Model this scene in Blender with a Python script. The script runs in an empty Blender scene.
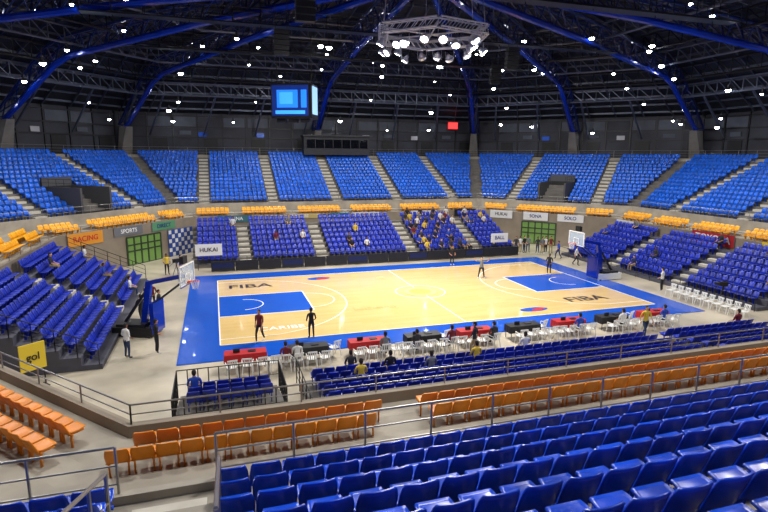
import bpy, bmesh, math, random
import numpy as np
from mathutils import Vector, Matrix
random.seed(4); np.random.seed(4)
sc=bpy.context.scene
try: sc.view_settings.view_transform='Standard'
except Exception as e: print(e)
# ------------------------------------------------------------------ materials
def lin(c):
    return tuple(((x/255)/12.92 if x/255<=.04045 else ((x/255+.055)/1.055)**2.4) for x in c)
MC={}
def mat(name,c,rough=.5,metal=0,emit=0,var=0,vscale=3,coat=0,spec=.5):
    if name in MC: return MC[name]
    m=bpy.data.materials.new(name);m.use_nodes=True;nt=m.node_tree;b=nt.nodes['Principled BSDF']
    L=lin(c);b.inputs['Base Color'].default_value=(*L,1);b.inputs['Roughness'].default_value=rough;b.inputs['Metallic'].default_value=metal
    b.inputs['Specular IOR Level'].default_value=spec
    if coat: b.inputs['Coat Weight'].default_value=coat
    if emit:
        b.inputs['Emission Color'].default_value=(*L,1);b.inputs['Emission Strength'].default_value=emit
    if var:
        tc=nt.nodes.new('ShaderNodeTexCoord');n=nt.nodes.new('ShaderNodeTexNoise');n.inputs['Scale'].default_value=vscale;n.inputs['Detail'].default_value=4
        r=nt.nodes.new('ShaderNodeValToRGB');r.color_ramp.elements[0].position=.3;r.color_ramp.elements[1].position=.7
        r.color_ramp.elements[0].color=(*[x*(1-var) for x in L],1);r.color_ramp.elements[1].color=(*[min(1,x*(1+var)) for x in L],1)
        nt.links.new(tc.outputs['Object'],n.inputs['Vector']);nt.links.new(n.outputs['Fac'],r.inputs['Fac']);nt.links.new(r.outputs['Color'],b.inputs['Base Color'])
    MC[name]=m;return m
concrete=mat('concrete',(160,152,138),.75,var=.24,vscale=.8)
conc_dark=mat('concrete_dark',(104,100,95),.8,var=.2,vscale=1)
arena_floor=mat('arena_floor_concrete',(184,174,154),.3,var=.3,vscale=.35)
conc_step=mat('concrete_step',(196,190,176),.75,var=.1)
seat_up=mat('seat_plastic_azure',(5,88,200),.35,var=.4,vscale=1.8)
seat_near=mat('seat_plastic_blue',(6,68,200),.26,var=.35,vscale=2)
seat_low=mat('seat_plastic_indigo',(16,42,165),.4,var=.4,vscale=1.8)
seat_or=mat('seat_plastic_orange',(226,134,22),.4,var=.2,vscale=2)
seat_or2=mat('seat_plastic_amber',(242,168,22),.4,var=.2,vscale=2)
steel=mat('galvanised_rail',(150,148,145),.35,metal=.7)
darkm=mat('black_metal',(22,22,26),.5)
roofm=mat('roof_deck_dark',(24,27,35),.6,var=.4,vscale=.6)
wallm=mat('back_wall_dark',(46,48,56),.7,var=.3,vscale=.5)
bluesteel=mat('blue_painted_steel',(8,46,165),.2,metal=.3,coat=.6)
navysteel=mat('navy_painted_steel',(10,28,90),.3,metal=.3,coat=.4)
alu=mat('aluminium_truss',(200,204,212),.35,metal=.5)
black=mat('matte_black',(12,12,14),.6)
white=mat('white_plastic',(235,235,232),.4)
lampm=mat('lamp_glow',(240,246,255),emit=40)
screenm=mat('screen_glow',(30,120,240),emit=1.0,var=0)
greenm=mat('green_door_glass',(120,156,84),emit=.05,rough=.2)  # faint emission puts the lit look into the glass itself
red=mat('red_cloth',(175,20,28),.7)
bluecourt=mat('court_blue_paint',(8,82,196),.25,var=.08,vscale=.5,coat=.3)
linew=mat('court_line_white',(245,240,228),.4)
textdk=mat('court_text_dark',(50,40,44),.4)
yellowb=mat('yellow_banner',(225,195,50),.6)
orangeb=mat('orange_banner',(225,150,40),.6)
blackb=mat('black_banner',(20,20,24),.6)
whiteb=mat('white_banner',(220,220,220),.6)
def woodmat():
    m=bpy.data.materials.new('maple_court');m.use_nodes=True;nt=m.node_tree;b=nt.nodes['Principled BSDF']
    tc=nt.nodes.new('ShaderNodeTexCoord');br=nt.nodes.new('ShaderNodeTexBrick')
    br.inputs['Scale'].default_value=1;br.inputs['Brick Width'].default_value=2.4;br.inputs['Row Height'].default_value=.3;br.inputs['Mortar Size'].default_value=.002
    br.inputs['Color1'].default_value=(*lin((232,200,136)),1);br.inputs['Color2'].default_value=(*lin((226,190,120)),1);br.inputs['Mortar'].default_value=(*lin((205,165,98)),1)
    nt.links.new(tc.outputs['Object'],br.inputs['Vector']);nt.links.new(br.outputs['Color'],b.inputs['Base Color'])
    b.inputs['Roughness'].default_value=.18;b.inputs['Coat Weight'].default_value=.5;b.inputs['Coat Roughness'].default_value=.08
    return m
wood=woodmat()
# ------------------------------------------------------------------ mesh builder
class MB:
    def __init__(s): s.V=[];s.F=[];s.M=[]
    def add(s,v,f,m=0):
        o=len(s.V);s.V+= [tuple(p) for p in v];s.F+=[tuple(i+o for i in q) for q in f];s.M+=[m]*len(f)
    def obox(s,c,a,b,d,m=0):
        c,a,b,d=map(Vector,(c,a,b,d));v=[]
        for k in(-1,1):
            for j,i in((-1,-1),(-1,1),(1,1),(1,-1)): v.append(c+a*i+b*j+d*k)
        s.add(v,[(3,2,1,0),(4,5,6,7),(0,1,5,4),(1,2,6,5),(2,3,7,6),(3,0,4,7)],m)
    def box(s,c,sz,m=0,rz=0):
        C,S=math.cos(rz),math.sin(rz)
        s.obox(c,(sz[0]/2*C,sz[0]/2*S,0),(-sz[1]/2*S,sz[1]/2*C,0),(0,0,sz[2]/2),m)
    def beam(s,p,q,w,h,m=0):
        p,q=Vector(p),Vector(q);d=q-p
        if d.length<1e-6:return
        u=d.normalized();x=u.cross(Vector((0,0,1)))
        if x.length<1e-3:x=Vector((1,0,0))
        x.normalize();y=x.cross(u);s.obox((p+q)/2,x*w/2,y*h/2,d/2,m)
    def tube(s,p,q,r,n=6,m=0,r2=None,cap=True):
        p,q=Vector(p),Vector(q);d=q-p
        if d.length<1e-6:return
        u=d.normalized();x=u.cross(Vector((0,0,1)))
        if x.length<1e-3:x=Vector((1,0,0))
        x.normalize();y=u.cross(x);r2=r if r2 is None else r2;v=[]
        for P,R in((p,r),(q,r2)):
            for i in range(n):
                a=2*math.pi*i/n;v.append(P+(x*math.cos(a)+y*math.sin(a))*R)
        f=[(i,(i+1)%n,n+(i+1)%n,n+i) for i in range(n)]
        if cap:f+=[tuple(range(n-1,-1,-1)),tuple(range(n,2*n))]
        s.add(v,f,m)
    def prism(s,poly,z0,z1,m=0):
        n=len(poly);v=[(x,y,z0) for x,y in poly]+[(x,y,z1) for x,y in poly]
        s.add(v,[tuple(range(n-1,-1,-1)),tuple(range(n,2*n))]+[(i,(i+1)%n,n+(i+1)%n,n+i) for i in range(n)],m)
    def ball(s,c,r,m=0,sx=1,sy=1,sz=1,n=8,k=6):
        v=[];f=[]
        for j in range(k+1):
            t=math.pi*j/k
            for i in range(n):
                a=2*math.pi*i/n;v.append((c[0]+r*sx*math.sin(t)*math.cos(a),c[1]+r*sy*math.sin(t)*math.sin(a),c[2]+r*sz*math.cos(t)))
        for j in range(k):
            for i in range(n): f.append((j*n+i,(j+1)*n+i,(j+1)*n+(i+1)%n,j*n+(i+1)%n))
        s.add(v,f,m)
    def mesh(s,name,mats,smooth=False):
        me=bpy.data.meshes.new(name);me.from_pydata(s.V,[],s.F)
        for mm in mats: me.materials.append(mm)
        me.polygons.foreach_set('material_index',s.M)
        if smooth: me.polygons.foreach_set('use_smooth',[True]*len(s.F))
        me.update();return me
    def obj(s,name,mats,parent=None,smooth=False,loc=None,rz=0):
        return link(name,s.mesh(name,mats,smooth),parent,loc,rz)
def link(name,data,parent=None,loc=None,rz=0):
    o=bpy.data.objects.new(name,data);sc.collection.objects.link(o)
    if loc is not None:o.location=loc
    o.rotation_euler[2]=rz
    if parent:o.parent=parent
    return o
def empty(name,loc=(0,0,0),rz=0):
    o=link(name,None,None,loc,rz);o.empty_display_size=.3;return o
def text(body,size,loc,rot,m,parent=None,name='lettering',ext=.004,sx=1):
    c=bpy.data.curves.new(name,'FONT');c.body=body;c.size=size;c.align_x='CENTER';c.align_y='CENTER';c.extrude=ext;c.offset=size*.012
    c.materials.append(m);o=link(name,c,parent,loc);o.rotation_euler=rot;o.scale=(sx,1,1);return o
# ------------------------------------------------------------------ seats
def shell(f,nu,nv,th):
    us=np.linspace(-1,1,nu+1);vs=np.linspace(-1,1,nv+1);P=[];N=[]
    for v in vs:
        for u in us:
            e=.02;p=Vector(f(u,v));du=Vector(f(u+e,v))-p;dv=Vector(f(u,v+e))-p
            P.append(p);N.append(du.cross(dv).normalized())
    n=len(P);V=[tuple(p+q*th/2) for p,q in zip(P,N)]+[tuple(p-q*th/2) for p,q in zip(P,N)];F=[];w=nu+1
    for j in range(nv):
        for i in range(nu):
            a=j*w+i;F.append((a,a+1,a+1+w,a+w));F.append((n+a+w,n+a+1+w,n+a+1,n+a))
    bd=[i for i in range(w)]+[j*w+nu for j in range(1,nv+1)]+[nv*w+i for i in range(nu-1,-1,-1)]+[j*w for j in range(nv-1,0,-1)]
    for a,b in zip(bd,bd[1:]+bd[:1]): F.append((b,a,n+a,n+b))
    return V,F
def seat_template(lod):
    mb=MB();wd=.215 if lod==0 else .24
    def back(u,v):
        k=.28;x=wd*u*math.sqrt(max(.01,1-k*(v*v if v>0 else .3*v*v)));z=.63+.22*v*math.sqrt(1-.12*u*u)
        return(x,-.2-.075*(v+1)+.05*u*u-.035-.03*max(0,v-.7),z)
    def pan(u,v):
        k=.2;x=.225*u*math.sqrt(1-k*v*v);y=.02+.21*v*math.sqrt(1-k*u*u)
        return(x,y,.43+.02*v*v+.02*u*u+.02*v-.04*max(0,v-.6))
    if lod==0:
        mb.add(*shell(back,4,3,.035));mb.add(*shell(pan,3,2,.035))
        mb.add([(-.03,-.2,0),(.03,-.2,0),(.03,-.1,0),(-.03,-.1,0),(-.03,-.16,.42),(.03,-.16,.42),(.03,.05,.42),(-.03,.05,.42)],[(0,1,5,4),(1,2,6,5),(2,3,7,6),(3,0,4,7)])
    else:
        mb.add(*shell(back,10,9,.03));mb.add(*shell(pan,8,7,.03))
        for x in(-.19,.19):
            mb.beam((x,-.14,0),(x,-.14,.42),.035,.05);mb.beam((x,-.22,.4),(x,.16,.4),.035,.045);mb.beam((x,-.19,.40),(x,-.235,.6),.03,.04)
        mb.beam((-.25,-.14,.38),(.25,-.14,.38),.05,.05)
    return np.array(mb.V),mb.F
T0=seat_template(0);T1=seat_template(1)
TB=(T1[0]*np.array([.94,.94,.82]),T1[1])
def seats_mesh(name,T,inst,m,parent,smooth=True):
    V,F=T
    F=[q for q in F if len(q)==4];Fa=np.array(F,dtype=np.int32);n=len(inst)
    if n==0:return
    A=np.array([[x,y,z,a] for x,y,z,a in inst]);c,s=np.cos(A[:,3]),np.sin(A[:,3])
    X=V[None,:,0]*c[:,None]-V[None,:,1]*s[:,None]+A[:,0:1];Y=V[None,:,0]*s[:,None]+V[None,:,1]*c[:,None]+A[:,1:2];Z=V[None,:,2]+A[:,2:3]
    co=np.stack([X,Y,Z],-1).reshape(-1).astype(np.float32)
    fa=(Fa[None]+(np.arange(n)*len(V))[:,None,None]).reshape(-1).astype(np.int32);nf=n*len(Fa)
    me=bpy.data.meshes.new(name);me.vertices.add(n*len(V));me.vertices.foreach_set('co',co)
    me.loops.add(nf*4);me.loops.foreach_set('vertex_index',fa);me.polygons.add(nf);me.polygons.foreach_set('loop_start',np.arange(0,nf*4,4,dtype=np.int32))
    me.polygons.foreach_set('loop_total',np.full(nf,4,dtype=np.int32))
    if smooth:me.polygons.foreach_set('use_smooth',np.ones(nf,dtype=bool))
    me.materials.append(m);me.update(calc_edges=True)
    return link(name,me,parent)
# ------------------------------------------------------------------ bowl outline
W=[Vector(p) for p in((16,-22),(25.5,-11),(25.5,11),(16,22),(-16,22),(-25.5,11),(-25.5,-11),(-16,-22))]
def edge(i):
    A,B=W[i%8],W[(i+1)%8];t=(B-A).normalized();return A,B,t,Vector((t.y,-t.x))
def off(i,o):
    n1=edge(i-1)[3];n2=edge(i)[3];return W[i%8]+(n1+n2)*(o/(1+n1.dot(n2)))
def ring(mb,o0,o1,z0,z1,m=0,edges=range(8)):
    for i in edges:
        a,b,c,d=off(i,o0),off(i+1,o0),off(i+1,o1),off(i,o1);mb.prism([tuple(a),tuple(d),tuple(c),tuple(b)],z0,z1,m)
SIDE={0:'south_east',1:'east',2:'north_east',3:'north',4:'north_west',5:'west',6:'south_west',7:'south'}
def stand(name,ends,n,o0,z0,rows,run,rise,aisles,seatm,T=T0,sp=.51,ground=None,m=.55,skip=None,tread=concrete,seatname='seats',aw=1.2):
    E=empty(name);mb=MB();st=MB();inst=[];t=Vector((-n.y,n.x));f=-n;ang=math.atan2(-f.x,f.y)
    C=sum(ends(0),Vector((0,0)))/2
    for r in range(rows):
        oa=o0+r*run;ob=oa+run;z=z0+r*rise;P,Q=ends(oa);P2,Q2=ends(ob)
        zb=ground if ground is not None else z-rise-.25
        mb.prism([tuple(P),tuple(P2),tuple(Q2),tuple(Q)],zb,z)
        os_=oa+run*.55;Ps,Qs=ends(os_);ua=(Ps-C).dot(t);ub=(Qs-C).dot(t)
        if ua>ub:ua,ub=ub,ua
        bar=[ua+m-aw/2]+[a for a in aisles if ua+1<a<ub-1]+[ub-m+aw/2]
        for a,b in zip(bar,bar[1:]):
            L=b-a-aw;k=int(L/sp)
            if k<1:continue
            for j in range(k):
                u=a+aw/2+(L-k*sp)/2+(j+.5)*sp
                if skip and skip(r,u):continue
                p=C+t*u+n*os_;inst.append((p.x,p.y,z,ang))
        for a in bar[1:-1]:
            if skip and skip(r,a):continue
            if r<rows-1:
                p=C+t*a+n*(oa+run*.75);st.obox((p.x,p.y,z+rise/4),(*(t*(aw*.45)),0),(*(n*run*.25),0),(0,0,rise/4))
    mb.obj('terrace',[tread],E);st.obj('aisle_steps',[conc_step],E)
    seats_mesh(seatname,T,inst,seatm,E);return E,inst
def rail(mb,pts,h=.95,step=1.6,bars=3,r=.022,m=0):
    for p,q in zip(pts,pts[1:]):
        p,q=Vector(p),Vector(q);L=(q-p).length;k=max(1,round(L/step))
        for b in range(bars):
            z=Vector((0,0,h*(1-b/bars)));mb.tube(p+z,q+z,r if b==0 else r*.7,6,m)
        for i in range(k+1):
            a=p+(q-p)*(i/k);mb.tube(a,a+Vector((0,0,h)),r,6,m)
fl=MB();fl.prism([tuple(off(i,.05)) for i in range(8)],-.2,0);fl.obj('floor',[arena_floor])
for i in range(8):
    mb=MB();ring(mb,0,.22,0,3.5,0,[i]);mb.obj('wall_ring_'+SIDE[i],[mat('ring_wall_concrete',(142,130,114),.75,var=.15,vscale=.7)])
mb=MB();ring(mb,.22,1.5,2.9,3.2);ring(mb,1.5,2.35,2.9,3.34);ring(mb,2.35,4.5,2.9,3.5);mb.obj('trim_1',[concrete])
mb=MB();ring(mb,4.35,4.5,3.5,4.45);mb.obj('trim_2',[concrete])
mb=MB()
for i in range(8):
    a,b=off(i,.1),off(i+1,.1);rail(mb,[(a.x,a.y,3.5),(b.x,b.y,3.5)],.48,2,2)
    a,b=off(i,4.4),off(i+1,4.4)
    if i==7: rail(mb,[(a.x,a.y,4.3),(-15.6,a.y,4.3)],.95,1.3,3);rail(mb,[(-14.1,a.y,4.3),(b.x,b.y,4.3)],.95,1.3,3)
    else: rail(mb,[(a.x,a.y,4.3),(b.x,b.y,4.3)],.8,2,2)
mb.obj('guard_railing',[steel])
ORG=[[-4,4],[-7,-2.5,2.5,7],[-4,4],[-12,-6,0,6,12],[-4,4],[-7,-2.5,2.5,7],[1.5],[-9.7,4]]
for i in range(8):
    A,B,t,n=edge(i);C=(A+B)/2;inst=[];f=-n;ang=math.atan2(-f.x,f.y);far=i in(1,2,3,4,5)
    for r,(o,z) in enumerate(((1.0,3.2),(1.87,3.34))):
        P,Q=off(i,o),off(i+1,o);ua,ub=(P-C).dot(t)+.6,(Q-C).dot(t)-.6
        bar=[ua-.5]+ORG[i]+[ub+.5]
        for a,b in zip(bar,bar[1:]):
            L=b-a-1.0;k=int(L/.47)
            for j in range(max(0,k)):
                p=C+t*(a+.5+(j+.5)*.47)+n*o;inst.append((p.x,p.y,z,ang))
    seats_mesh('box_seat_row',T0 if far else TB,inst,seat_or2 if far else seat_or,None)
AIS={0:[-4.5,4.5],1:[-7.5,0,7.5],2:[-5,5],3:[-15,-7.5,0,7.5,15],4:[-5,5],5:[-7.5,0,7.5],6:[-4.5,4.5],7:[-14.8,10]}
for i in range(8):
    A,B,t,n=edge(i);near=i in(7,)
    sk=None
    if i in(2,4): sk=lambda r,u:(abs(u)<1.7 and r<6)
    if i==7: sk=lambda r,u:(r>6 and abs(u+13.9)<1.6)
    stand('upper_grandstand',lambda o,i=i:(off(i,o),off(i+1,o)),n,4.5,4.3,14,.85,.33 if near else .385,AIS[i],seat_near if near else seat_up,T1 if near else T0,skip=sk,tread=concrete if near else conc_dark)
for i in(2,4):
    A,B,t,n=edge(i);C=(A+B)/2;mb=MB();t3=Vector((*t,0));n3=Vector((*n,0));c=Vector((*C,0))
    for s in(-1,1): mb.obox(c+t3*1.5*s+n3*7.1+Vector((0,0,5.5)),t3*.1,n3*2.6,(0,0,1.2),0)
    mb.obox(c+n3*9.7+Vector((0,0,5.9)),t3*1.5,n3*.12,(0,0,1.6),0)
    mb.obox(c+n3*9.5+Vector((0,0,5.5)),t3*1.3,n3*.1,(0,0,1.2),1)  # black back and floor put the tunnel's darkness into the colour
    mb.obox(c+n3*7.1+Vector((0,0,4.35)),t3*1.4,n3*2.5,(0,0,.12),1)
    for s in(-1,1): rail(mb,[tuple(c+t3*1.5*s+n3*4.6+Vector((0,0,6.7))),tuple(c+t3*1.5*s+n3*9.7+Vector((0,0,6.7)))],.7,1,2,.02,1)
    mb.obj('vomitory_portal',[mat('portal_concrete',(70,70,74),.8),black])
ztop=4.3+14*.385
mb=MB();ring(mb,16.4,19.6,ztop-.4,ztop-.05);mb.obj('trim_3',[concrete])
wpan=mat('wall_panel_grey',(72,76,86),.7,var=.2,vscale=.7)
for i in range(8):
    mb=MB();ring(mb,19.5,19.8,0,15,0,[i])
    A,B,t,n=edge(i);L=(off(i+1,19.5)-off(i,19.5)).length;C=(A+B)/2
    k=int(L/3)
    for j in range(k+1):
        u=-L/2+L*j/k;p=C+t*u+n*19.42;mb.obox((p.x,p.y,12.3),(*(t*.09),0),(*(n*.1),0),(0,0,2.7),1)
    for z in(11.9,13.2,14.6):
        p=C+n*19.4;mb.obox((p.x,p.y,z),(*(t*L/2),0),(*(n*.08),0),(0,0,.07),1)
    for j in range(k):
        u=-L/2+L*(j+.5)/k;p=C+t*u+n*19.4
        if j%2==0: mb.obox((p.x,p.y,10.75),(*(t*.9),0),(*(n*.05),0),(0,0,1.0),2)
        if j%3: mb.obox((p.x,p.y,13.9),(*(t*1.35),0),(*(n*.04),0),(0,0,.6),3)
        if j%3==1: mb.obox((p.x,p.y,12.5),(*(t*.7),0),(*(n*.06),0),(0,0,.25),3)
    mb.obj('wall_'+SIDE[i],[wallm,darkm,black,wpan])
mb=MB()
for i in range(8):
    a,b=off(i,16.6),off(i+1,16.6);z=ztop-.05 if i!=7 else 8.95
    rail(mb,[(a.x,a.y,z),(b.x,b.y,z)],.95,2.2,3)
mb.obj('concourse_railing',[steel])
mb=MB()
for i in(2,3,4,5,1):
    A,B,t,n=edge(i);C=(A+B)/2
    for a in AIS[i]:
        p=C+t*a+n*19.3
        mb.obox((p.x,p.y,12.3),(*(t*.5),0),(*(n*.05),0),(0,0,.28),0 if (a>0) else 1)
mb.obj('section_number_sign',[bluecourt,mat('sign_grey',(170,170,175),.5)])
# ------------------------------------------------------------------ roof
def hull(o0,z0,o1,z1,name):
    mb=MB()
    for i in range(8):
        a,b,c,d=off(i,o0),off(i+1,o0),off(i+1,o1),off(i,o1)
        mb.add([(a.x,a.y,z0),(b.x,b.y,z0),(c.x,c.y,z1),(d.x,d.y,z1),(a.x,a.y,z0+.2),(b.x,b.y,z0+.2),(c.x,c.y,z1+.2),(d.x,d.y,z1+.2)],[(0,1,2,3),(7,6,5,4)])
    return mb.obj(name,[roofm])
hull(19.8,15,8,21,'ceiling');hull(8,21,-9,23.5,'ceiling')
mb=MB();mb.prism([tuple(off(i,-9)) for i in range(8)],23.5,23.7);mb.obj('ceiling',[roofm])
def roofz(o): return 15+(19.8-o)/11.8*6 if o>8 else 21+(8-o)/17*2.5
purl=mat('purlin_grey',(72,78,94),.45,metal=.3)
mb=MB()
for o in(18.4,16.8,15.2,13.6,12,10.4,8.8,6.5,4,1.5,-1,-3.5,-6,-8.5):
    z=roofz(o)-.25
    for i in range(8):
        a,b=off(i,o),off(i+1,o);mb.beam((a.x,a.y,z),(b.x,b.y,z),.1,.22)
for i in range(8):
    La=(off(i+1,19)-off(i,19)).length
    k=int(La/3.2)
    for j in range(k+1):
        f_=j/k
        def P(o): return off(i,o)*(1-f_)+off(i+1,o)*f_
        p,q,r=P(19.2),P(8),P(-9)
        mb.beam((p.x,p.y,15.0),(q.x,q.y,20.7),.1,.3);mb.beam((q.x,q.y,20.7),(r.x,r.y,23.2),.1,.3)
        if j%2==0:
            s1=P(19.0);s2=P(13);mb.tube((s1.x,s1.y,12.2),(s2.x,s2.y,16.6),.13,6)
mb.obj('roof_purlins',[purl])
charc=mat('truss_charcoal',(90,96,112),.4,metal=.4);blkt=mat('truss_black',(20,21,26),.4,metal=.4)
mb=MB()
for o,z,c in((13,16.6,0),(9.5,18.0,1),(6,19.2,0),(1.5,20.0,1),(-4,20.6,0)):
    for i in range(8):
        a,b=off(i,o),off(i+1,o);a=Vector((a.x,a.y,z));b=Vector((b.x,b.y,z));h=Vector((0,0,1.4));k=max(2,int((b-a).length/1.5))
        mb.tube(a,b,.11,6,c);mb.tube(a+h,b+h,.09,6,c)
        for j in range(k):
            p=a+(b-a)*(j/k);q=a+(b-a)*((j+1)/k);mb.tube(p,q+h,.05,5,c);mb.tube(q,q+h,.05,5,c)
mb.obj('lattice_truss_ring',[charc,blkt])
mb=MB()
for y in(20,8,-4):
    mb.box((0,y,19.2),(44,1.0,.1))
    for s in(-.5,.5): rail(mb,[(-22,y+s,19.24),(22,y+s,19.24)],1.0,2,3,.035)
    for x in range(-20,21,5): mb.tube((x,y,19),(x,y,21.5),.03,5)
mb.obj('lighting_catwalk',[blkt])
for x,y in((-9,4),(9,4),(-9,-6),(12,12)):
    mb=MB()
    for j in range(5): mb.box((0,.05*j,-.34*j),(1.0,.5,.28))
    mb.tube((-.4,0,.1),(-.4,0,4),.02,4);mb.tube((.4,0,.1),(.4,0,4),.02,4)
    mb.obj('loudspeaker_array',[black],None,False,(x,y,18.0))
sup=[]
for i in range(8): sup.append(off(i,18.0))
for i in range(8): sup.append((off(i,18.0)+off(i+1,18.0))/2)
for k,s in enumerate(sup):
    mb=MB();cx=Vector((s.x*.04,s.y*.04));d=(cx-s);L=d.length;d.normalize();x=Vector((-d.y,d.x,0))
    def pt(dist,z,lat=0): return Vector((s.x+d.x*dist,s.y+d.y*dist,z))+x*lat
    def along(dist): return float(np.interp(dist,[0,9.5,L*.62,L],[12.6,18.3,20.0,21.0]))
    w=.6;N=int(L/2.1);prev=None
    for j in range(N+1):
        dd=L*j/N;z=along(dd);hh=min(1.5,.7+dd*.12)
        a=pt(dd,z+hh,-w);b=pt(dd,z+hh,w);c=pt(dd,z)
        mb.tube(a,b,.07,5,1);mb.tube(a,c,.06,5,1);mb.tube(b,c,.06,5,1)
        if prev:
            mb.tube(prev[0],a,.14,6,1);mb.tube(prev[1],b,.14,6,1);mb.tube(prev[2],c,.28,8,0)
            mb.tube(prev[2],a,.06,5,1);mb.tube(prev[2],b,.06,5,1);mb.tube(prev[0],b,.06,5,1)
        prev=(a,b,c)
    mb.obj('blue_roof_truss',[bluesteel,navysteel])
    mb=MB();y=Vector((d.x,d.y,0));p0=pt(-.2,ztop-.05);p1=pt(.3,13.0)
    v=[p0-x*.7-y*.6,p0+x*.7-y*.6,p0+x*.7+y*.4,p0-x*.7+y*.4,p1-x*.4-y*.8,p1+x*.4-y*.8,p1+x*.4+y*1.2,p1-x*.4+y*1.2]
    mb.add(v,[(3,2,1,0),(4,5,6,7),(0,1,5,4),(1,2,6,5),(2,3,7,6),(3,0,4,7)]);mb.obj('concrete_buttress',[conc_dark])
def highbay(mb,p,r=.26):
    p=Vector(p);mb.tube(p,p+Vector((0,0,.25)),r*1.0,10,0,r2=r*.5);mb.tube(p+Vector((0,0,.25)),p+Vector((0,0,.55)),r*.4,8,0);mb.tube(p+Vector((0,0,.5)),p+Vector((0,0,1.3)),.015,4,0)
    mb.ball(p+Vector((0,0,-.02)),r*.75,1,1,1,.8,8,5)
mb=MB()
for o,z,sp in((17.2,13.6,9),(15.4,14.6,11),(12.2,16.1,7.5),(8,18.2,9),(5.2,18.7,7),(1,19.6,7),(-3,19.5,6.5),(-7,20,5)):
    for i in range(8):
        a,b=off(i,o),off(i+1,o);k=max(1,int((b-a).length/sp))
        for j in range(k):
            q=a+(b-a)*((j+.5+random.uniform(-.4,.4))/k)
            if random.random()<.9: highbay(mb,(q.x,q.y,z+random.uniform(-.8,.8)),random.choice((.18,.24,.3,.36)))
mb.obj('high_bay_lamps',[darkm,lampm])
E=empty('lighting_rig',(.4,0,17.4));mb=MB();R=3.7
hx=[Vector((R*math.cos(a),R*math.sin(a),0)) for a in[math.pi/3*j+.25 for j in range(6)]]
for a,b in zip(hx,hx[1:]+hx[:1]):
    u=(b-a).normalized();ot=Vector((u.y,-u.x,0))*.25
    for dz in(0,.55):
        for s in(-1,1): mb.tube(a+ot*s+Vector((0,0,dz)),b+ot*s+Vector((0,0,dz)),.055,6)
    for j in range(7):
        p=a+(b-a)*j/7;q=a+(b-a)*(j+1)/7
        for s in(-1,1):mb.tube(p+ot*s,q+ot*s+Vector((0,0,.55)),.03,4)
        mb.tube(p+ot,q-ot,.03,4);mb.tube(p+ot+Vector((0,0,.55)),q-ot+Vector((0,0,.55)),.03,4)
for a,b in zip(hx,hx[3:]+hx[:3]): mb.tube(a+Vector((0,0,.3)),b+Vector((0,0,.3)),.05,5)
for a in hx: mb.tube(a+Vector((0,0,.55)),a*.9+Vector((0,0,4)),.02,4)
mb.obj('rig_truss',[alu],E);mb=MB()
for j in range(18):
    a=2*math.pi*j/18;d=Vector((math.cos(a),math.sin(a),0));t_=Vector((-d.y,d.x,0));c=d*(3.5 if j%2 else 2.9)+Vector((0,0,-.5-.15*(j%3)));aim=(d*random.uniform(.3,.9)+t_*random.uniform(-.4,.4)+Vector((0,0,-.8))).normalized();up=aim.cross(t_).normalized();tt=up.cross(aim)
    mb.tube(c-aim*.35,c-aim*.05,.1,8,0,r2=.22);mb.tube(c-aim*.05,c+aim*.12,.3,12,0);mb.tube(c+aim*.121,c+aim*.14,.22,12,1)
    mb.tube(c+tt*.33,c+tt*.33+Vector((0,0,.5)),.02,4,0);mb.tube(c-tt*.33,c-tt*.33+Vector((0,0,.5)),.02,4,0)
mb.obj('floodlights',[alu,lampm],E)
# ------------------------------------------------------------------ video cube
E=empty('video_scoreboard',(-6.6,14.8,14.4),-.45);mb=MB()
mb.box((0,0,0),(3.7,2.0,3.0),0)
mb.box((-.1,-1.03,.05),(3.3,.04,2.6),3);mb.box((-.35,-1.06,.2),(1.9,.03,1.5),1);mb.box((-.45,-1.08,.25),(1.2,.02,1.0),4);mb.box((1.15,-1.06,.2),(.5,.03,1.5),1);mb.box((-.1,-1.06,-.95),(2.7,.03,.3),4)
for z in(-1.38,1.42): mb.box((0,-1.05,z),(3.7,.08,.12),0)
for x in(-1.8,1.8): mb.box((x,-1.05,0),(.1,.08,2.9),0)
mb.box((1.87,0,.1),(.04,1.6,2.4),2);mb.box((-1.87,0,.1),(.04,1.6,2.4),1);mb.box((0,1.02,.1),(3.3,.04,2.5),1)
for k in range(3): mb.box((-1.1+k*1.1,-.4,-1.65),(.8,.5,.35),0)
for x in(-1.6,1.6):mb.tube((x,0,1.5),(x,0,5.6),.04,5,0)
mb.obj('screen_cabinet',[darkm,screenm,mat('screen_pale',(150,195,240),emit=.8),mat('screen_navy',(8,40,120),emit=.5),mat('screen_cyan',(60,160,250),emit=.9)],E)
mb=MB();mb.box((2.2,37.6,10.95),(9,2.0,2.4),0);mb.box((2.2,36.55,11.2),(8.4,.06,1.1),1)
for j in range(8): mb.box((-2+j*1.2,36.5,11.2),(.08,.08,1.2),2)
mb.box((2.2,37.5,12.25),(9.4,2.4,.2),2)
for x in(-2,6.4): mb.box((x,38.4,9.7),(.2,.2,.3),2)
mb.obj('press_box',[mat('pressbox_grey',(30,32,38),.6),mat('dark_glass',(10,12,18),.08),darkm])
mb=MB();mb.box((20.8,40.4,14.2),(1.7,.12,1.2),0);mb.box((20.8,40.3,14.2),(1.5,.06,.9),1);mb.tube((20.8,40.4,14.8),(20.8,40.4,15.6),.04,5,2)
mb.obj('red_exit_sign',[red,mat('red_glow',(240,60,60),emit=1.6),darkm])
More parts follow.
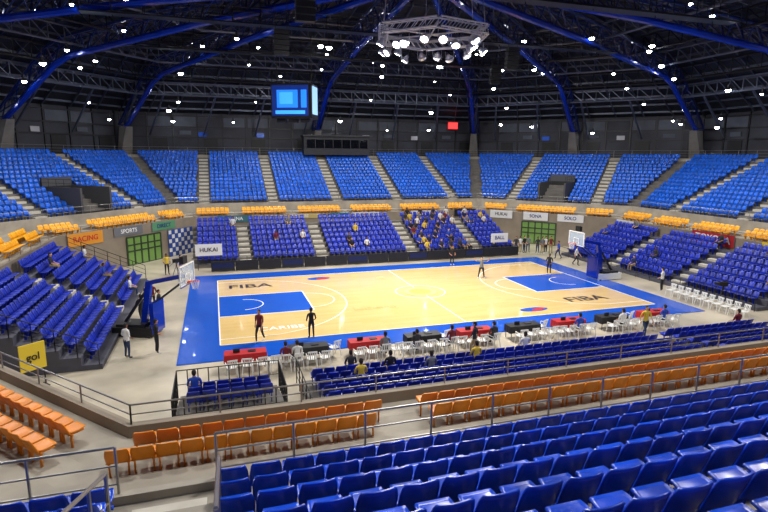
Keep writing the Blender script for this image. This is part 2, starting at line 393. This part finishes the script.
# ------------------------------------------------------------------ court
E=empty('basketball_court')
mb=MB();mb.box((0,0,.02),(32,19.2,.04));mb.obj('court_apron',[bluecourt],E)
mb=MB();mb.box((0,0,.045),(28,15,.016));mb.obj('court_hardwood',[wood],E)
mb=MB()
for s in(-1,1): mb.box((s*11.1,0,.056),(5.8,4.9,.008))
mb.obj('painted_key',[bluecourt],E)
mb=MB();Z=.064
def ln(x0,y0,x1,y1,w=.07): mb.beam((x0,y0,Z),(x1,y1,Z),w,.006)
def arc(cx,cy,r,a0,a1,w=.07,n=40):
    for i in range(n):
        a=a0+(a1-a0)*i/n;b=a0+(a1-a0)*(i+1)/n
        mb.add([(cx+(r-w/2)*math.cos(a),cy+(r-w/2)*math.sin(a),Z),(cx+(r+w/2)*math.cos(a),cy+(r+w/2)*math.sin(a),Z),(cx+(r+w/2)*math.cos(b),cy+(r+w/2)*math.sin(b),Z),(cx+(r-w/2)*math.cos(b),cy+(r-w/2)*math.sin(b),Z)],[(0,1,2,3)])
for y in(-7.5,7.5): ln(-14,y,14,y)
for x in(-14,0,14): ln(x,-7.5,x,7.5)
arc(0,0,1.8,0,2*math.pi)
for s in(-1,1):
    ln(s*14,2.45,s*8.2,2.45,.09);ln(s*14,-2.45,s*8.2,-2.45,.09);ln(s*8.2,-2.45,s*8.2,2.45,.09)
    h=math.pi/2;b0=0 if s<0 else math.pi
    arc(s*8.2,0,1.8,b0-h,b0+h);arc(s*12.425,0,1.25,b0-h,b0+h)
    al=math.acos(1.415/6.75);arc(s*12.425,0,6.75,b0-al,b0+al,n=60)
    for y in(-6.6,6.6): ln(s*14,y,s*11.01,y)
mb.obj('court_lines',[linew],E)
for x,y in((-11.7,5.0),(10.4,-5.0)):text('FIBA',1.5,(x,y,.066),(0,0,0),textdk,E,sx=1.1,ext=.001)
mb=MB()
def blob(x,y,a,b,m,rz=0,n=20):
    v=[(x+a*math.cos(t)*math.cos(rz)-b*math.sin(t)*math.sin(rz),y+a*math.cos(t)*math.sin(rz)+b*math.sin(t)*math.cos(rz),.068+m*.0012) for t in[2*math.pi*i/n for i in range(n)]];mb.add(v,[tuple(range(n))],m)
blob(-6.3,6.1,.9,.45,0);blob(-6.0,6.0,.6,.25,1,.4);blob(-1.5,5.0,.35,.3,2)
blob(5.4,-6.3,1.0,.4,0);blob(5.7,-6.35,.6,.2,1,.3);blob(0,0,1.2,1.2,2);blob(0,0,.8,.8,3)
mb.obj('floor_logos',[bluecourt,red,mat('logo_tan',(236,196,125),.4),mat('logo_orange',(222,165,85),.4)],E)
text('Liberty',1.1,(-4.2,-3.0,.066),(0,0,0),mat('logo_faded',(215,172,104),.4),E,ext=.001)
text('CARIBE',.8,(-10.6,-5.5,.066),(0,0,0),mat('logo_white',(245,240,235),.4),E,ext=.001)
# ------------------------------------------------------------------ lower stands
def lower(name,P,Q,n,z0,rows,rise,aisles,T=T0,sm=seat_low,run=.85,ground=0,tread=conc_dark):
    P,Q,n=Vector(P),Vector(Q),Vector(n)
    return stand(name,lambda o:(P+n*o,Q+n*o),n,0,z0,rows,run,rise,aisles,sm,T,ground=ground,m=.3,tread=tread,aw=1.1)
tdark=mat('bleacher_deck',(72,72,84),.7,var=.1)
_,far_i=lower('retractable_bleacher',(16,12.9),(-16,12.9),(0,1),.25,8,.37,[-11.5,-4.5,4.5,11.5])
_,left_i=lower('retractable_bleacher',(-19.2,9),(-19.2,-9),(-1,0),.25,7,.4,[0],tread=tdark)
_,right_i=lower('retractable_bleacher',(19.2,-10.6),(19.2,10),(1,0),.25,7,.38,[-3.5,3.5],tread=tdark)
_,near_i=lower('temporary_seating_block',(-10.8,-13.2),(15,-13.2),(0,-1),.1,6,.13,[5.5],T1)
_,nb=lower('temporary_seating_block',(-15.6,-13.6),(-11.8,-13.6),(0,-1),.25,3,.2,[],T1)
mb=MB();rail(mb,[(-15.7,-13.5,.1),(-11.7,-13.5,.1),(-11.7,-16.2,.1)],1.2,.4,2);rail(mb,[(-15.7,-13.5,.1),(-15.7,-16.2,.1),(-11.7,-16.2,.1)],1.2,.4,2)
rail(mb,[(-10.9,-13.1,0),(-10.9,-18.3,0)],1.1,.8,3)
for y in(9.1,-9.1):
    for r in range(6): rail(mb,[(-19.3-.85*r,y,.25+.4*r),(-20.15-.85*r,y,.65+.4*r)],1.0,.8,3)
rail(mb,[(-16,12.7,0),(16,12.7,0)],.95,1.5,2)
rail(mb,[(19,-10.6,0),(19,10,0)],.9,1.5,2)
mb.obj('bleacher_railing',[darkm])
mb=MB();
for j in range(15):
    x=-13.5+j*1.95;mb.box((x,10.9,.5),(1.9,.12,.85),0);mb.box((x,11.1,.2),(.6,.5,.06),1);mb.box((x,10.83,.55),(1.7,.02,.45),1 if j%3 else 2)
mb.obj('courtside_advertising_board',[blackb,darkm,mat('board_navy',(18,28,70),.4)])
# ------------------------------------------------------------------ doors and banners
def onwall(i,u,z,o=-.06):
    A,B,t,n=edge(i);C=(A+B)/2;p=C+t*u+n*o;return Vector((p.x,p.y,z)),Vector((*t,0)),Vector((*n,0))
def banner(i,u,z,w,h,m,txt=None,tm=None,ts=.6,o=-.1,name='sponsor_banner'):
    c,t,n=onwall(i,u,z,o);ang=math.atan2(-n.x,n.y)
    E=empty(name,c,ang);b=MB();b.box((0,0,0),(w,.03,h),0)
    for x in(-w/2,w/2): b.tube((x,0,-h/2),(x,0,h/2+.05),.025,5,1)
    b.obj('cloth',[m,steel],E)
    if txt:text(txt,ts,(0,-.03,0),(math.pi/2,0,0),tm,E)
    return E
door_k=[0]
def gdoor(i,u,w=3.8,h=2.5):
    door_k[0]+=1;c,t,n=onwall(i,u,h/2,-.05);b=MB();ang=math.atan2(-n.x,n.y);E=empty('door_%d'%door_k[0],c,ang)
    b.box((0,0,0),(w,.06,h),1)
    k=5
    for j in range(k+1): b.box((-w/2+w*j/k,-.06,0),(.12,.08,h),0)
    for z in(-h/2,0,h*.22,h/2): b.box((0,-.06,z),(w,.08,.12),0)
    b.obj('glazed_door_panels',[mat('door_frame_green',(50,66,44),.5),greenm],E)
gdoor(2,0);gdoor(4,-.8)
navy=mat('letter_navy',(20,40,120),.5);wt=mat('letter_white',(245,245,245),.5);rd=mat('letter_red',(200,30,30),.5);bk=mat('letter_black',(20,20,20),.5)
banner(4,5.0,3.0,3.2,1.0,orangeb,'RACING',rd,.6);banner(4,-3.2,3.1,2.8,.8,mat('green_banner',(90,150,110),.6),'DIRECT',navy,.5);banner(4,.8,3.1,3.0,.8,mat('grey_banner',(110,112,118),.6),'SPORTS',wt,.5)
banner(3,12,3.2,3.4,.7,mat('teal_banner',(60,110,120),.6),'ARENA',wt,.5)
c,t,n=onwall(4,-5.2,1.3,-.15);b=MB();ang=math.atan2(-n.x,n.y);E=empty('checkered_backdrop',c,ang);b.box((0,0,0),(3.2,.05,2.6),0)
for a in range(8):
    for d in range(6):
        if(a+d)%2: b.box((-1.4+a*.4,-.03,-1.08+d*.43),(.34,.01,.36),1)
b.obj('cloth',[mat('backdrop_blue',(40,70,150),.6),whiteb],E)
banner(3,-2.0,3.3,3.2,.5,whiteb,'LIGA',rd,.4);banner(3,-9,3.3,3.2,.5,whiteb,'BSN',navy,.4)
banner(3,5,3.3,4,.5,mat('tan_banner',(190,170,110),.6),'CARIBE',wt,.4);banner(3,.9,3.3,2,.5,mat('led_teal',(50,120,130),.4))
banner(3,-14.2,3.2,2.8,.8,blackb,'RIMA',wt,.5);banner(2,4.4,3.15,2.7,.9,whiteb,'HUKAI',bk,.5);banner(2,0.4,3.15,2.8,.9,whiteb,'SONA',navy,.5);banner(2,-3.4,3.15,2.8,.8,whiteb,'SOLO',navy,.5)
banner(1,8.5,2.9,2.4,1.2,whiteb,'PONCE',navy,.5);banner(1,-1.5,3.15,4.0,1.0,mat('red_banner',(170,25,35),.6),'TOYOTA',wt,.8)
banner(1,-7.5,3.0,3.6,1.1,yellowb,'ENERGY',bk,.6)
def signboard(x,y,rz,w,h,m,txt,tm,ts,z0=.3):
    E=empty('sign_board',(x,y,0),rz);b=MB();b.box((0,0,z0+h/2),(w,.06,h),0)
    for s in(-1,1): b.box((s*w*.42,0,.02),(.06,.5,.04),1);b.tube((s*w*.42,.05,0),(s*w*.42,.05,z0+h),.03,6,1)
    b.obj('board',[m,darkm],E);text(txt,ts,(0,-.05,z0+h/2),(math.pi/2,0,0),tm,E)
signboard(-14.6,12.3,0,2.2,1.0,whiteb,'HUKAI',bk,.5,1.2);signboard(13.4,12.3,0,1.9,.9,whiteb,'BALL',navy,.5,1.2)
signboard(-21.5,-10.4,.7,1.0,1.15,yellowb,'gol',bk,.45,.8)
# ------------------------------------------------------------------ hoops
def hoop(x,y,rz):
    E=empty('basketball_hoop',(x,y,0),rz)
    b=MB();b.box((-.1,0,.3),(2.2,1.3,.5),0);b.box((1.05,0,1.05),(.22,1.25,1.7),1);b.box((-.2,0,.62),(1.6,1.1,.16),2)
    b.beam((.3,.0,.5),(.75,0,3.0),.24,.3,1);b.beam((.7,0,2.9),(2.75,0,3.35),.18,.22,1);b.beam((-.8,0,.6),(.8,0,2.8),.12,.14,2)
    b.beam((1.0,-.3,1.8),(2.6,-.3,3.0),.07,.07,2);b.beam((1.0,.3,1.8),(2.6,.3,3.0),.07,.07,2)
    for s in(-1,1): b.tube((.8,s*.45,0),(.8,s*.65,0.12),.1,8,2)
    for z in(2.9,3.95): b.box((2.85,0,z),(.07,1.8,.06),3)
    for s in(-1,1): b.box((2.85,s*.9,3.42),(.07,.06,1.1),3)
    b.box((2.85,0,3.42),(.02,1.76,1.02),4)
    for z in(3.02,3.46): b.box((2.88,0,z),(.01,.6,.05),3)
    for s in(-1,1): b.box((2.88,s*.3,3.24),(.01,.05,.48),3)
    b.box((2.86,0,2.87),(.1,1.85,.07),1);b.box((2.7,0,4.2),(.2,.55,.4),5)
    n=24;
    for i in range(n):
        a=2*math.pi*i/n;c=2*math.pi*(i+1)/n;p=lambda t,r,z:(3.26+r*math.cos(t),r*math.sin(t),z)
        b.tube(p(a,.225,3.05),p(c,.225,3.05),.018,5,6)
        if i%2==0:
            b.tube(p(a,.225,3.04),p(a+.26,.17,2.82),.008,3,3);b.tube(p(a+.26,.17,2.82),p(a,.13,2.62),.008,3,3);b.tube(p(a,.225,3.04),p(a-.26,.17,2.82),.008,3,3);b.tube(p(a-.26,.17,2.82),p(a,.13,2.62),.008,3,3)
    b.box((2.95,0,3.0),(.2,.16,.1),6)
    g=mat('backboard_glass',(200,220,235),.1);g.node_tree.nodes['Principled BSDF'].inputs['Alpha'].default_value=.35
    b.obj('hoop_unit',[mat('base_white',(225,228,232),.4) if x>0 else darkm,bluesteel,darkm,white,g,black,mat('rim_orange',(230,90,30),.4)],E)
hoop(16.0,0,math.pi);hoop(-18.2,-4.2,-.35)
# ------------------------------------------------------------------ tables and chairs
def chair_mesh():
    b=MB()
    def pn(u,v): return(.22*u*math.sqrt(1-.15*v*v),.01+.21*v,.44+.012*v*v+.01*u*u)
    b.add(*shell(pn,4,4,.025))
    for x in(-.19,0,.19): b.tube((x,-.21,.45),(x,-.3,.84),.018,5)
    for x in(-.1,.1): b.beam((x,-.22,.45),(x,-.3,.84),.06,.012)
    b.beam((-.22,-.305,.84),(.22,-.305,.84),.03,.07)
    for sx in(-1,1):
        b.tube((sx*.2,.18,.44),(sx*.24,.23,0),.022,6);b.tube((sx*.2,-.2,.44),(sx*.23,-.29,0),.022,6)
        b.tube((sx*.22,-.25,.64),(sx*.25,.17,.64),.02,5);b.tube((sx*.25,.17,.64),(sx*.22,.19,.44),.018,5)
    return b.mesh('plastic_chair',[white])
CH=chair_mesh()
def table(x,y,m):
    b=MB();n=48;w,d=1.9,.7;v=[]
    def per(s,k):
        P=2*(w+d);q=s*P
        if q<w:p=(-w/2+q,-d/2)
        elif q<w+d:p=(w/2,-d/2+q-w)
        elif q<2*w+d:p=(w/2-(q-w-d),d/2)
        else:p=(-w/2,d/2-(q-2*w-d))
        return(p[0]*k,p[1]*k)
    for i in range(n):
        a=per(i/n,1);v.append((a[0],a[1],.75))
    for i in range(n):
        k=1.02+(.025 if i%2 else 0);a=per(i/n,k);v.append((a[0],a[1],.38))
    b.add(v,[tuple(range(n))]+[(i,n+i,n+(i+1)%n,(i+1)%n) for i in range(n)],0)
    b.box((.3,0,.77),(.35,.25,.03),1);b.box((-.4,-.05,.84),(.3,.04,.2),1)
    for sx in(-1,1):
        for sy in(-1,1): b.tube((sx*.85,sy*.28,0),(sx*.85,sy*.28,.72),.02,5,1)
    b.obj('scorer_table',[m,darkm],None,loc=(x,y,0))
cols=[red,blackb,red,blackb,red,blackb,red,blackb,red]
chairs=[]
for j,m in enumerate(cols):
    x=-12.9+j*2.95;table(x,-10.6,m)
    for dx in(-.66,0,.66): chairs.append((x+dx+random.uniform(-.04,.04),-11.55+random.uniform(-.05,.05),random.uniform(-.15,.15)))
    if j in(0,2,3,5,7): chairs+= [(x+1.25,-11.5,.1),(x+1.75,-11.55,-.1)]
    if j%2==1: chairs+=[(x+1.3,-10.4,.4)]
for j in range(10): chairs.append((16.9,-11.5+j*.62,math.pi/2+random.uniform(-.1,.1)))
for x,y,a in chairs: link('plastic_chair',CH,None,(x,y,0),a)
# ------------------------------------------------------------------ people
def person_mesh(pose):
    J=[];Ed=[];lab=[]
    def v(p,r,root=False,ry=None): J.append((Vector(p),r,root,ry or r));return len(J)-1
    def e(a,b,l): Ed.append((a,b));lab.append(l)
    dz=-.42 if pose=='sit' else 0
    pel=v((0,0,.95+dz),.15,True,.11);wa=v((0,.0,1.1+dz),.135,ry=.1);chs=v((0,.01,1.3+dz),.165,ry=.115);ns=v((0,-.005,1.42+dz),.1,ry=.075);nk=v((0,.0,1.49+dz),.055);hb=v((0,.035,1.56+dz),.072);hm=v((0,.025,1.65+dz),.082,ry=.1);ht=v((0,.01,1.72+dz),.066,ry=.08)
    e(pel,wa,'shirt');e(wa,chs,'shirt');e(chs,ns,'shirt');e(ns,nk,'skin');e(nk,hb,'skin');e(hb,hm,'head');e(hm,ht,'head')
    for s in(-1,1):
        if pose=='stand': hp,kn,an,to=(s*.1,0,.88),(s*.12,.02,.48),(s*.13,-.02,.09),(s*.15,.15,.045)
        elif pose=='walk': hp,kn,an,to=(s*.1,0,.87),(s*.1,.16*s+.05,.48),(s*.1,.26*s-(.06),.1 if s>0 else .14),(s*.11,.26*s+.12,.045)
        elif pose=='reach': hp,kn,an,to=(s*.11,0,.86),(s*.18,.06,.47),(s*.24,-.02,.09),(s*.27,.15,.045)
        else: hp,kn,an,to=(s*.1,.03,.50),(s*.14,.44,.50),(s*.14,.42,.1),(s*.15,.58,.045)
        a=v(hp,.095);b=v(((hp[0]+kn[0])/2,(hp[1]+kn[1])/2,(hp[2]+kn[2])/2),.08);c=v(kn,.06);k2=v([kn[i]*.6+an[i]*.4 for i in range(3)],.058);d=v(an,.042);f=v(to,.04)
        e(pel,a,'pants');e(a,b,'pants');e(b,c,'pants');e(c,k2,'pants');e(k2,d,'pants');e(d,f,'shoe')
        if pose=='stand': sh,el,wr,hd=(s*.19,0,1.41),(s*.27,-.03,1.14),(s*.24,.16,.99),(s*.19,.23,.97)
        elif pose=='walk': sh,el,wr,hd=(s*.19,0,1.41),(s*.25,-.1*s,1.13),(s*.26,-.18*s+.12,.92),(s*.26,-.2*s+.16,.84)
        elif pose=='reach': sh,el,wr,hd=(s*.19,.0,1.42),(s*.42,.1,1.42),(s*.55,.22,1.55),(s*.58,.26,1.63)
        else: sh,el,wr,hd=(s*.19,0,.99),(s*.25,.06,.73),(s*.17,.27,.64),(s*.14,.35,.61)
        a=v(sh,.062);b=v(el,.043);c=v(wr,.026);d=v(hd,.03)
        e(ns,a,'shirt');e(a,b,'shirt');e(b,c,'skin');e(c,d,'skin')
        D=(Vector(hd)-Vector(wr)).normalized();S=Vector((1,0,0));S=(S-D*S.dot(D)).normalized();Nn=D.cross(S)
        for q in range(4):
            o=S*(.024*(q-1.5));Lf=(.07,.08,.075,.06)[q];p1=Vector(hd)+o+D*.035;p2=p1+D*Lf*.55;p3=p2+D*Lf*.4+Nn*.02
            i1=v(p1,.009);i2=v(p2,.009);i3=v(p3,.008);e(d,i1,'skin');e(i1,i2,'skin');e(i2,i3,'skin')
        p1=Vector(hd)-S*s*.045-D*.01;p2=p1-S*s*.02+D*.04;i1=v(p1,.011);i2=v(p2,.01);e(d,i1,'skin');e(i1,i2,'skin')
    me=bpy.data.meshes.new('tmp');bm=bmesh.new();ly=bm.verts.layers.skin.verify();bv=[]
    for p,r,ro,ry in J:
        x=bm.verts.new(p);x[ly].radius=(r,ry);x[ly].use_root=ro;bv.append(x)
    for a,b in Ed: bm.edges.new((bv[a],bv[b]))
    bm.to_mesh(me);bm.free();o=link('tmp',me);mo=o.modifiers.new('s','SKIN');mo.use_smooth_shade=True;o.modifiers.new('d','SUBSURF').levels=1
    dg=bpy.context.evaluated_depsgraph_get();me2=bpy.data.meshes.new_from_object(o.evaluated_get(dg));me2.name='person_body';bpy.data.objects.remove(o)
    idx={'shirt':0,'pants':1,'skin':2,'shoe':3,'head':2}
    me2.materials.clear()
    for m in (red,darkm,red,black,darkm): me2.materials.append(m)
    A=[J[a][0] for a,b in Ed];B=[J[b][0] for a,b in Ed];R=[(J[a][1]+J[b][1])/2 for a,b in Ed]
    for p in me2.polygons:
        c=p.center;best=9;bl=None
        for a,b,r,l in zip(A,B,R,lab):
            ab=b-a;t=max(0,min(1,(c-a).dot(ab)/ab.length_squared));dd=(c-(a+ab*t)).length-r
            if dd<best:best=dd;bl=l
        k=idx[bl];hem=.93+dz
        if bl=='shirt' and c.z<hem:k=1
        if bl=='pants' and c.z>hem and pose!='sit':k=0
        p.material_index=k;p.use_smooth=True
    bm=bmesh.new();bm.from_mesh(me2)
    def ell(c,s,mi,u=10,w=8):
        g=bmesh.ops.create_uvsphere(bm,u_segments=u,v_segments=w,radius=1,matrix=Matrix.Translation((c[0],c[1],c[2]+dz))@Matrix.Diagonal((*s,1)))
        for x in g['verts']:
            for f in x.link_faces:f.material_index=mi;f.smooth=True
    ell((0,.022,1.655),(.078,.098,.115),2,14,10);ell((0,.008,1.685),(.084,.1,.1),4,14,10);ell((0,-.02,1.64),(.08,.078,.09),4,12,8)
    ell((0,.122,1.635),(.014,.02,.024),2)
    for s in(-1,1):
        ell((s*.032,.106,1.665),(.014,.01,.009),3,6,4);ell((s*.08,.02,1.64),(.014,.024,.034),2,8,6)
    ell((0,.103,1.595),(.026,.012,.006),0,8,4)
    bm.to_mesh(me2);bm.free();return me2
PM={k:person_mesh(k) for k in('stand','walk','reach','sit')}
shirts=[mat('shirt_'+n_,c,.8) for n_,c in(('maroon',(110,24,34)),('black',(22,22,26)),('white',(215,215,212)),('blue',(30,70,170)),('yellow',(215,185,60)),('grey',(110,112,116)),('navy',(20,30,70)),('charcoal',(44,44,50)))]
pants=[mat('trousers_'+n_,c,.85) for n_,c in(('dark',(24,26,34)),('khaki',(150,130,95)),('jean',(40,56,90)))]
skins=[mat('skin_'+n_,c,.55) for n_,c in(('a',(178,122,88)),('b',(120,76,52)),('c',(210,160,125)))]
shoe=mat('shoe_black',(18,18,18),.5);hair=mat('hair_dark',(22,16,12),.8);shoew=mat('shoe_white',(220,220,220),.5)
def person(pose,x,y,z,rz,sh=None,pa=None,sk=None,scale=1):
    o=link('person',PM[pose],None,(x,y,z),rz);o.scale=(scale,)*3
    L=[shirts[sh] if sh is not None else random.choice(shirts),pants[pa] if pa is not None else random.choice(pants),skins[sk] if sk is not None else random.choice(skins),random.choice((shoe,shoew)),hair]
    for i,m in enumerate(L): o.material_slots[i].link='OBJECT';o.material_slots[i].material=m
    return o
person('walk',-12.0,-7.5,.06,2.6,0,0,0);person('stand',-9.3,-7.7,.06,.2,1,0,1,.96)
person('reach',6.3,2.6,.06,2.6,5,0,2);person('stand',12.5,2.4,.06,2.2,1,0,1);person('stand',6.3,8.2,.04,3.1,1,0,0)
person('stand',-17.0,-7.6,0,-1.2,1,0,0);person('stand',-18.2,-.8,0,-1.3,5,0,1);person('stand',-17.4,-1.4,0,-1.8,1,2,2);person('walk',-18.3,-2.2,0,.5,1,0,0)
person('stand',-18.3,-7.9,0,-.8,2,2,1);person('stand',-18.0,.8,0,2.8,0,0,1)
for k,(x,y,a) in enumerate(chairs):
    if k in(4,5,11,14,17,22,30,33,39): person('sit',x,y+.02,.04,a)
def seated(inst,idx,**k):
    for i in idx:
        x,y,z,a=inst[i];person('sit',x,y,z+.03,a,**k)
cand=[i for i in range(len(far_i)) if 4<far_i[i][0]<15];seated(far_i,random.sample(cand,40))
cand=[i for i in range(len(far_i)) if far_i[i][0]<2];seated(far_i,random.sample(cand,8))
seated(right_i,random.sample(range(len(right_i)),7));seated(near_i,[3,20,52,60,95,44,101]);seated(nb,[6])
cand=[i for i in range(len(left_i)) if left_i[i][1]>2];seated(left_i,random.sample(cand,4))
for k in range(8): person('stand',15.2+k*.5,12.2-(0 if k<4 else .9)+random.uniform(-.3,.3),0,3+random.uniform(-.6,.6))
for x,y in((-16.8,10.2),(-17.9,11.0),(17.6,8.3),(17.3,5.2),(17.4,-4.6),(-2,-12.4),(8.4,-12.5)): person(random.choice(('stand','walk')),x,y,0,random.uniform(-3,3))
def tripod(x,y,z,rz):
    E=empty('video_camera_tripod',(x,y,z),rz);b=MB()
    for a in(0,2.1,4.2): b.tube((0,0,1.25),(.45*math.cos(a),.45*math.sin(a),0),.022,6)
    b.tube((0,0,1.2),(0,0,1.45),.05,8);b.box((0,0,1.6),(.2,.5,.28));b.tube((0,.2,1.62),(0,.55,1.62),.08,10,0,.1);b.box((.16,-.1,1.72),(.12,.16,.1));b.tube((0,-.2,1.45),(.1,-.6,1.2),.015,5)
    b.obj('camera_body',[black],E)
tripod(2.2,-24.85,3.5,0);person('stand',2.7,-25.6,3.5,.1,1,0,0);tripod(1.1,-25.0,3.5,.3)
tripod(17.8,-9.2,0,1.2);tripod(-17.0,8.6,0,-1.2)
mb=MB()
for x in(-15.55,-14.05):
    rail(mb,[(x,-27.4,4.5),(x,-30.2,5.6)],.9,1.2,2,.026)
mb.obj('aisle_railing',[steel])
# ------------------------------------------------------------------ lights
def area(name,loc,power,size,aim=(0,0,-1),color=(1,.97,.93)):
    l=bpy.data.lights.new(name,'AREA');l.shape='DISK';l.size=size;l.energy=power;l.color=color
    o=link(name,l,None,loc);o.rotation_euler=Vector(aim).to_track_quat('-Z','Y').to_euler();return o
for j in range(6):
    a=math.pi/3*j;area('rig_light',(2.6*math.cos(a),2.6*math.sin(a),16.4),1400,.8,(.4*math.cos(a),.4*math.sin(a),-1),(1,.96,.9))
for j in range(12):
    a=2*math.pi*j/12+.2;area('hall_light',(27*math.cos(a),25*math.sin(a),17.6),1250,1.4,(.25*math.cos(a),.25*math.sin(a),-1),(1,.98,.95))
w=bpy.data.worlds.new('world');sc.world=w;w.use_nodes=True;w.node_tree.nodes['Background'].inputs[0].default_value=(.5,.6,.8,1);w.node_tree.nodes['Background'].inputs[1].default_value=.3
# ------------------------------------------------------------------ camera
yaw,pitch,roll,F=.3088,.1873,.0076,531.87
f=Vector((math.sin(yaw)*math.cos(pitch),math.cos(yaw)*math.cos(pitch),-math.sin(pitch)));r=Vector((math.cos(yaw),-math.sin(yaw),0));u=r.cross(f)
r2=r*math.cos(roll)+u*math.sin(roll);u2=-r*math.sin(roll)+u*math.cos(roll)
cd=bpy.data.cameras.new('camera');cd.sensor_width=36;cd.lens=F*36/768;cd.clip_start=.05;cd.clip_end=300
cam=link('camera',cd);cam.matrix_world=Matrix(((r2.x,u2.x,-f.x,-13.92),(r2.y,u2.y,-f.y,-34.92),(r2.z,u2.z,-f.z,9.77),(0,0,0,1)));sc.camera=cam
